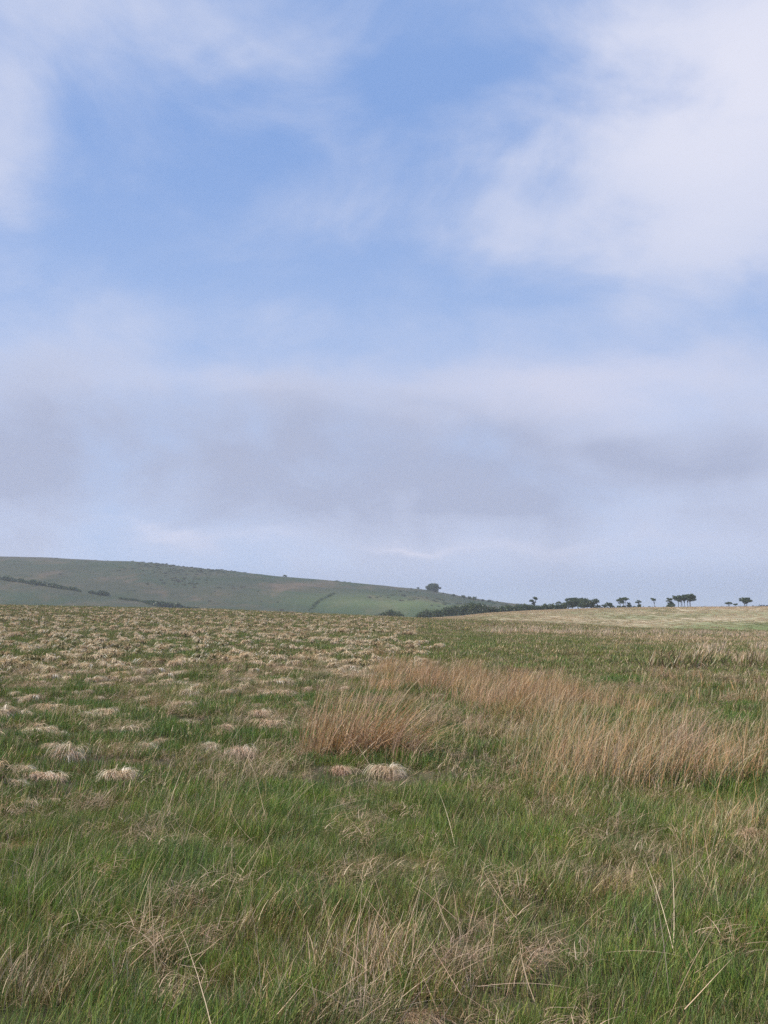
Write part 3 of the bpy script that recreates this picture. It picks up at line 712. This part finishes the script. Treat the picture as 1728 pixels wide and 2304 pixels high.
def hedge(name, prof, Yf, label, n, leaf, group, cat='hedge', depth=1.3, gap=.25, mix=LEAFP):
    """prof: (u, vtop, vbase) along the hedge; a run of overlapping bushy clumps"""
    cl = []
    us = np.array([p[0] for p in prof], float)
    x0 = None; e = bpy.data.objects.new(name, None); C.objects.link(e)
    uc = us.mean(); Y0 = Yf(uc); X0 = xat(uc, Y0); Z0 = Hs(X0, Y0); e.location = (X0, Y0, Z0); tag(e, label, cat, group)
    u = us[0]; stems = []
    while u <= us[-1]:
        Y = Yf(u); k = Y / F; vt = np.interp(u, us, [p[1] for p in prof]); X = xat(u, Y); zg = Hs(X, Y)
        ht = max(.35, EYE + float(slope(vt)) * Y - zg)
        jit = rnd.uniform(.92, 1.12)
        rz = ht * .5 * jit
        rx = max(ht * .38, 1.2 * k)
        cl.append((X - X0, Y - Y0 + rnd.uniform(-.3, .3) * ht, zg - Z0 + rz * .95, rx * 1.15, max(.6, ht * .35) * depth, rz * 1.0))
        cl.append((X - X0 + rnd.uniform(-.3, .3) * rx, Y - Y0, zg - Z0 + ht * jit * rnd.uniform(.6, .8), rx * .6, ht * .3 * depth, ht * .2))
        stems.append((bent((X - X0, Y - Y0, zg - Z0 - .3), (X - X0 + rnd.uniform(-.3, .3) * ht, Y - Y0, zg - Z0 + ht * .7)), .03 * ht, .01 * ht))
        u += max(rx * .75 / k, .8)
    link('foliage', leaves(cl, n, leaf, gap, mix), e); link('stems', tubes('stems', stems), e)
    return e
hill_Y = lambda pts: (lambda u: float(np.interp(u, [p[0] for p in pts], [p[1] for p in pts])))
def hill_line(pts):
    return hill_Y([(u, at(u, v, 440, 798)[1]) for u, v in pts])
HG = 'hedgerow bushes on the hillside'
L1 = hill_line([(-40, 1298), (0, 1304), (60, 1313), (120, 1322), (182, 1332)])
hedge('hedge', [(-30, 1292, 0), (0, 1298, 0), (15, 1296, 0), (35, 1303, 0), (45, 1301, 0), (60, 1307, 0), (78, 1303, 0), (90, 1309, 0), (120, 1312, 0), (150, 1321, 0), (170, 1321, 0), (182, 1330, 0)],
      L1, 'dark hedge running down the upper left hillside to a gap', 5200, .42, HG)
L2 = hill_line([(198, 1334), (242, 1341)])
hedge('bush', [(198, 1331, 0), (206, 1328, 0), (215, 1334, 0), (228, 1328, 0), (240, 1331, 0), (243, 1338, 0)], L2, 'short dark bushy piece of hedge alone in the gap on the left hillside', 1200, .4, HG, 'bush')
L3 = hill_line([(268, 1347), (318, 1354), (360, 1366), (412, 1368), (450, 1368)])
hedge('hedge', [(268, 1344, 0), (290, 1346, 0), (300, 1347, 0), (318, 1351, 0), (330, 1351, 0), (345, 1350, 0), (365, 1353, 0), (390, 1357, 0), (402, 1355, 0), (412, 1364, 0), (430, 1366, 0), (448, 1366, 0)],
      L3, 'dark hedge at the foot of the left hillside, thickest just above the moor', 3200, .4, HG)
# the dark line along the ridge
RS = 'low shrubs along the ridge of the hill'
for (u, w, h, lab) in [(212, 6, 2.0, 'first low shrub from the left in the dark row on the ridge'), (240, 12, 2.4, 'second low shrub in the dark row on the ridge, wider'), (252, 5, 2.2, 'small shrub touching the second one on the ridge row'),
                       (270, 9, 2.2, 'third shrub group in the ridge row, before its middle'), (288, 8, 2.0, 'shrub in the middle of the ridge row'), (303, 7, 2.6, 'shrub right of the middle of the ridge row'),
                       (313, 4, 3.6, 'tallest little shrub of the ridge row'), (326, 7, 2.2, 'shrub just right of the tallest in the ridge row'), (346, 8, 3.4, 'last dark shrub of the ridge row, standing out on the skyline')]:
    Y = 795; k = Y / F; X = xat(u, Y); Z = Hs(X, Y); vt = None
    e = bpy.data.objects.new('shrub', None); C.objects.link(e); e.location = (X, Y, Z); tag(e, lab, 'shrub', RS)
    link('foliage', leaves([(0, 0, h * k * .5, w * k * .6, 1.2, h * k * .6), (w * k * .3, .3, h * k * .4, w * k * .4, .8, h * k * .45)], 220, .3, .2), e)
    link('stems', tubes('stems', [(bent((0, 0, -.3), (.1, 0, h * k * .5)), .08, .02), (bent((0, 0, -.3), (w * k * .3, 0, h * k * .4)), .08, .02)]), e)
Yr = 796
def ridge_v(u): return float(np.interp(u, *RIDGE))
LT = 'lone trees and bushes on the right shoulder of the hill'
tree('hawthorn_tree', 641, 1300, Yr, [(640, ridge_v(640) - 5.0, 3.5, 2), (643, ridge_v(640) - 3.5, 2, 1.5)], 'tiny wind-bent tree alone on the skyline half way down the ridge', [(641, 0, .6)], 160, .35, LT)
tree('shrub', 564, 1292, Yr, [(564, ridge_v(564) - 1.2, 2.2, 1.3)], 'tiny shrub on the ridge between the shrub row and the lone bent tree', [(564, 0, .4)], 90, .3, LT, 'shrub')
tree('shrub', 785, 1312, Yr, [(785, ridge_v(785) - 1.2, 3.2, 1.4)], 'low shrub on the ridge line right of the lone bent tree', [(785, 0, .4)], 110, .3, LT, 'shrub')
tree('hawthorn_tree', 941, 1326, Yr, [(941, 1323, 3.6, 1.9), (944, 1327.5, 3.0, 1.0)], 'tiny flat-topped tree beside the big round tree on the hill', [(942, 0, .5)], 170, .33, LT)
tree('round_tree', 973, 1334, Yr - 6, [(973, 1322, 15, 9.5), (974, 1328, 14.5, 6), (990, 1323.5, 3.5, 2)],
     'large round dark tree on the shoulder of the hill', [(972, 0, 1.6), (978, 2, 1.0)], 9000, .40, None, 'tree', .0)
for (u, v, w, h, lab) in [(1021, 1337.5, 2.2, 2.0, 'small shrub first below the round tree on the descending ridge'), (1044, 1342, 5, 3.2, 'rounded bush on the descending ridge above the valley hedge'),
                          (1058, 1344.5, 5, 2.6, 'leaning thorn bush just right of the rounded one on the ridge'), (1068, 1347, 6, 3.2, 'wider bush at the end of the ridge bush pair'),
                          (1086, 1353.5, 3, 1.4, 'tiny low shrub between the wider bush and the last one'), (1100, 1352, 4, 2.0, 'last small bush low on the descending ridge')]:
    Yb = at(u, ridge_v(u) + 2.5, 450, 799)[1]
    tree('bush', u, v, Yb, [(u, ridge_v(u) - h * .5 + .8, w, h)], lab, [(u, 0, .4)], 260, .33, LT, 'bush', .2)
# dark drystone wall / ditch line going up the hill
def wall_line():
    pts = [(698, 1374), (706, 1364), (716, 1354), (728, 1347), (742, 1341), (752, 1336)]
    P = []
    for i in range(26):
        t = i / 25; u = np.interp(t, np.linspace(0, 1, 6), [p[0] for p in pts]); v = np.interp(t, np.linspace(0, 1, 6), [p[1] for p in pts])
        P.append(at(u, v, 440, 799))
    cl = [(x - P[0][0], y - P[0][1], z - P[0][2] + .3, 1.3, 2.6, rnd.uniform(.4, 1.0)) for x, y, z in P]
    e = bpy.data.objects.new('hedge', None); C.objects.link(e); e.location = P[0]; tag(e, 'thin broken hedge climbing straight up the middle of the hill', 'hedge', None)
    link('foliage', leaves(cl, 1100, .32, .45), e)
    link('stems', tubes('stems', [(bent((c[0], c[1], c[2] - .7), (c[0] + .2, c[1], c[2] + .3)), .06, .02) for c in cl]), e)
wall_line()
# hedge and trees behind the pasture
VG = 'hedge and bushes at the back of the far pasture'
Yc = lambda u: float(np.interp(u, [830, 1000, 1060, 1728], [338, 338, 340, 343]))
hedge('bush', [(836, 1387, 0), (846, 1382, 0), (860, 1377, 0), (872, 1372, 0), (880, 1370.5, 0), (890, 1373, 0), (900, 1377, 0), (909, 1385, 0)], Yc,
      'dark green bush low in the valley, separate from the long hedge', 2600, .2, VG, 'bush', 1.3, .15)
hedge('hedge', [(932, 1387, 0), (944, 1378, 0), (958, 1372, 0), (975, 1370, 0), (990, 1371, 0), (1002, 1367, 0), (1020, 1362, 0), (1032, 1364, 0), (1040, 1361, 0), (1050, 1356, 0), (1064, 1353.5, 0),
                (1078, 1354, 0), (1088, 1358, 0), (1094, 1364, 0), (1106, 1363, 0), (1114, 1368, 0), (1128, 1364, 0), (1138, 1360, 0), (1160, 1360, 0), (1180, 1359, 0), (1200, 1360, 0), (1214, 1362, 0),
                (1225, 1359, 0), (1245, 1358, 0), (1262, 1359, 0), (1272, 1357, 0)], Yc, 'long dark hedge behind the pasture, swelling into tall bushes at its lower end', 15000, .21, VG, 'hedge', 1.3, .12)
tree('bush', 1306, 1367, 343, [(1282, 1360, 14, 8), (1305, 1357, 20, 10), (1325, 1359, 14, 9), (1295, 1354, 14, 6), (1334, 1364, 8, 5)], 'big domed dark bush at the end of the long hedge', [(1300, 0, 1.2), (1320, 0, 1)], 6500, .2, VG, 'bush', .1)
AT = 'windswept trees along the top of the pasture'
tree('hawthorn_tree', 1202, 1367, 343, [(1197, 1351.5, 5, 2.8), (1205, 1346.5, 5.5, 3), (1201, 1356, 3.5, 4)], 'windswept tree with two stacked crowns rising from the long hedge', [(1202, 0, 1.3)], 800, .17, AT)
tree('hawthorn_tree', 1257, 1367, 343, [(1257, 1355.5, 5, 2.2), (1251, 1358, 2, 1.5)], 'small flat tree just topping the long hedge before the domed bush', [(1256, 0, .9)], 350, .17, AT)
tree('hawthorn_tree', 1281, 1362, 344, [(1278, 1348.5, 7, 2.6), (1285, 1348, 5, 2.4), (1276, 1352, 3, 1.5)], 'flat-topped tree growing out of the left side of the domed bush', [(1280, 0, 1.0)], 600, .17, AT)
tree('hawthorn_tree', 1345, 1367, 343, [(1340, 1350.5, 4, 2.6), (1345, 1353.5, 5, 2.0)], 'small slanting tree on a bent stem right beside the domed bush', [(1345, -2, .8)], 380, .17, AT)
tree('bush', 1351, 1367, 343, [(1348, 1364, 5, 2.2), (1361, 1363.5, 6, 2.4)], 'low dark bush under the small slanting tree', [(1350, 0, .8)], 700, .17, AT, 'bush')
tree('bush', 1372, 1367, 343, [(1371, 1360, 7, 4.5), (1375, 1364, 6, 3)], 'rounded bush between the slanting tree and the umbrella-shaped one', [(1372, 0, 1)], 900, .17, AT, 'bush')
tree('hawthorn_tree', 1399, 1367, 343, [(1391, 1350.5, 6.5, 3.4), (1405, 1347.5, 9, 3.2), (1399, 1354, 6.5, 4.2)], 'broad umbrella-shaped tree on several thin stems', [(1398, -4, .7), (1402, 1, .9), (1406, 4, .6)], 1300, .17, AT, 'tree', .3)
tree('bush', 1416, 1367, 343, [(1416, 1359, 3.6, 3.2), (1415, 1364, 5, 2.6)], 'small upright bush just right of the umbrella-shaped tree', [(1416, 0, .8)], 500, .17, AT, 'bush')
tree('bush', 1394, 1367.5, 343, [(1392, 1364.5, 5, 2), (1402, 1364.5, 4, 1.8)], 'low scrub under the umbrella-shaped tree', [(1394, 0, .6)], 350, .17, AT, 'bush')
tree('hawthorn_tree', 1437, 1367, 343, [(1433, 1355, 4, 1.6), (1440, 1354.3, 3.6, 1.7), (1436, 1351.5, 2.5, 1)], 'thin tree with layered flat crown above a dark little bush', [(1437, 0, .7)], 360, .16, AT)
tree('bush', 1438, 1367, 343, [(1438, 1363.5, 5, 3)], 'dark little bush at the foot of the layered thin tree', [(1438, 0, .7)], 400, .16, AT, 'bush')
tree('bush', 1426, 1367, 343, [(1426, 1365, 4, 1.6)], 'very low shrub left of the layered thin tree', [(1426, 0, .5)], 160, .16, AT, 'bush')
tree('hawthorn_tree', 1471.5, 1367, 343, [(1470, 1349, 4.6, 3), (1473, 1350, 2.4, 1.6)], 'small thin-stemmed tree standing by itself left of the big clump', [(1473, -1, .6)], 360, .16, AT)
tree('hawthorn_tree', 1511, 1367, 343, [(1508, 1348.5, 6, 3), (1509, 1354, 4, 2.2), (1500.5, 1352, 2.2, 1.3)], 'ragged small tree leaning out at the left side of the big clump', [(1511, -2, .8), (1509, -7, .4)], 600, .17, AT, 'tree', .45)
tree('bush', 1510, 1367, 343, [(1511, 1359, 7, 4), (1508, 1363.5, 9, 3.5)], 'dense bush at the left foot of the big tree clump', [(1510, 0, .9)], 1200, .17, AT, 'bush', .15)
tree('hawthorn_tree', 1529, 1366, 344, [(1524, 1348, 10, 6), (1531, 1345, 8, 5.5), (1520, 1345, 6, 4)], 'leftmost full tree of the big clump, on a thick forked trunk', [(1528, -2, .9), (1531, 2, .8), (1533, 3, .5)], 1700, .17, AT, 'tree', .18)
tree('hawthorn_tree', 1539, 1366, 345, [(1538, 1346.5, 8, 6), (1541, 1342.5, 7, 4.5)], 'second tree of the big clump, on a thin straight trunk', [(1539.5, 0, .7)], 1300, .17, AT, 'tree', .18)
tree('hawthorn_tree', 1547, 1366, 344, [(1546, 1345, 8, 6), (1550, 1341.5, 8, 4)], 'third tree of the big clump, on a short thin trunk', [(1547, 0, .7), (1551, 0, .4)], 1300, .17, AT, 'tree', .18)
tree('hawthorn_tree', 1554.5, 1366, 343, [(1555, 1344, 8.5, 7), (1560, 1348, 6, 5), (1551, 1341, 7, 4)], 'rightmost tree of the big clump, its trunk leaning inwards', [(1555, -4, .9)], 1900, .17, AT, 'tree', .15)
tree('hawthorn_tree', 1640.5, 1366, 343, [(1640, 1356.5, 7, 2.3), (1636, 1358, 3, 1.6), (1645, 1358, 3, 1.6)], 'small umbrella-shaped tree standing in the open left of the lone rounded tree', [(1640, 0, .55)], 480, .16, AT, 'tree', .3)
tree('hawthorn_tree', 1656, 1366, 343, [(1655, 1360, 4.2, 1.7)], 'tiny stunted tree between the umbrella one and the lone rounded tree', [(1655.5, 0, .5)], 200, .16, AT)
tree('hawthorn_tree', 1678, 1365, 343, [(1672, 1351, 6.5, 4), (1680, 1348, 8, 4), (1687, 1352, 5.5, 3.2), (1679, 1354, 8, 3)], 'lone rounded tree with forked trunk nearest the right edge', [(1677, -3, .9), (1678, 4, .9)], 2000, .18, AT, 'tree', .22)
hedge('hedge', [(1340, 1364.5, 0), (1380, 1365, 0), (1430, 1364, 0), (1475, 1364.5, 0), (1530, 1365, 0), (1600, 1364, 0), (1660, 1363, 0), (1704, 1362.5, 0)], lambda u: 347.0,
      'low dark hedge bank along the skyline behind the windswept trees', 6500, .14, None, 'hedge', 1.6, .05, [(.06, .065, .045), (.045, .05, .035), (.08, .07, .05)])
hedge('hedge', [(1704, 1362.5, 0), (1710, 1360.2, 0), (1728, 1359.5, 0), (1800, 1358.5, 0), (1860, 1359, 0)], lambda u: 346.0,
      'higher end of the dark hedge bank at the right edge of the photo', 3500, .15, None, 'hedge', 1.2, .05, [(.05, .055, .045), (.04, .045, .035)])

sward()

# ------------------------------------------------------------------ haze
def haze():
    x, y0, y1, z0, z1 = 1500, -400, 9100, -32, 62
    x = 9100
    v = [(-x, -9100, z0), (x, -9100, z0), (x, y1, z0), (-x, y1, z0), (-x, -9100, z1), (x, -9100, z1), (x, y1, z1), (-x, y1, z1)]
    f = [0, 3, 2, 1, 4, 5, 6, 7, 0, 1, 5, 4, 1, 2, 6, 5, 2, 3, 7, 6, 3, 0, 4, 7]
    m = bpy.data.materials.new('haze'); m.use_nodes = True; t = NT(m.node_tree); t.N.clear()
    out = t.new('ShaderNodeOutputMaterial'); pv = t.new('ShaderNodeVolumePrincipled'); t.L.new(pv.outputs[0], out.inputs['Volume'])
    pv.inputs['Color'].default_value = (.80, .88, 1.0, 1); pv.inputs['Density'].default_value = .00027; pv.inputs['Anisotropy'].default_value = .2
    o = link('haze', mesh_from('haze', v, f, [4] * 6, None, m, False)); tag(o, kind='stuff'); o['label'] = 'thin blue haze over the moor and the hill'; o['category'] = 'haze'
haze()
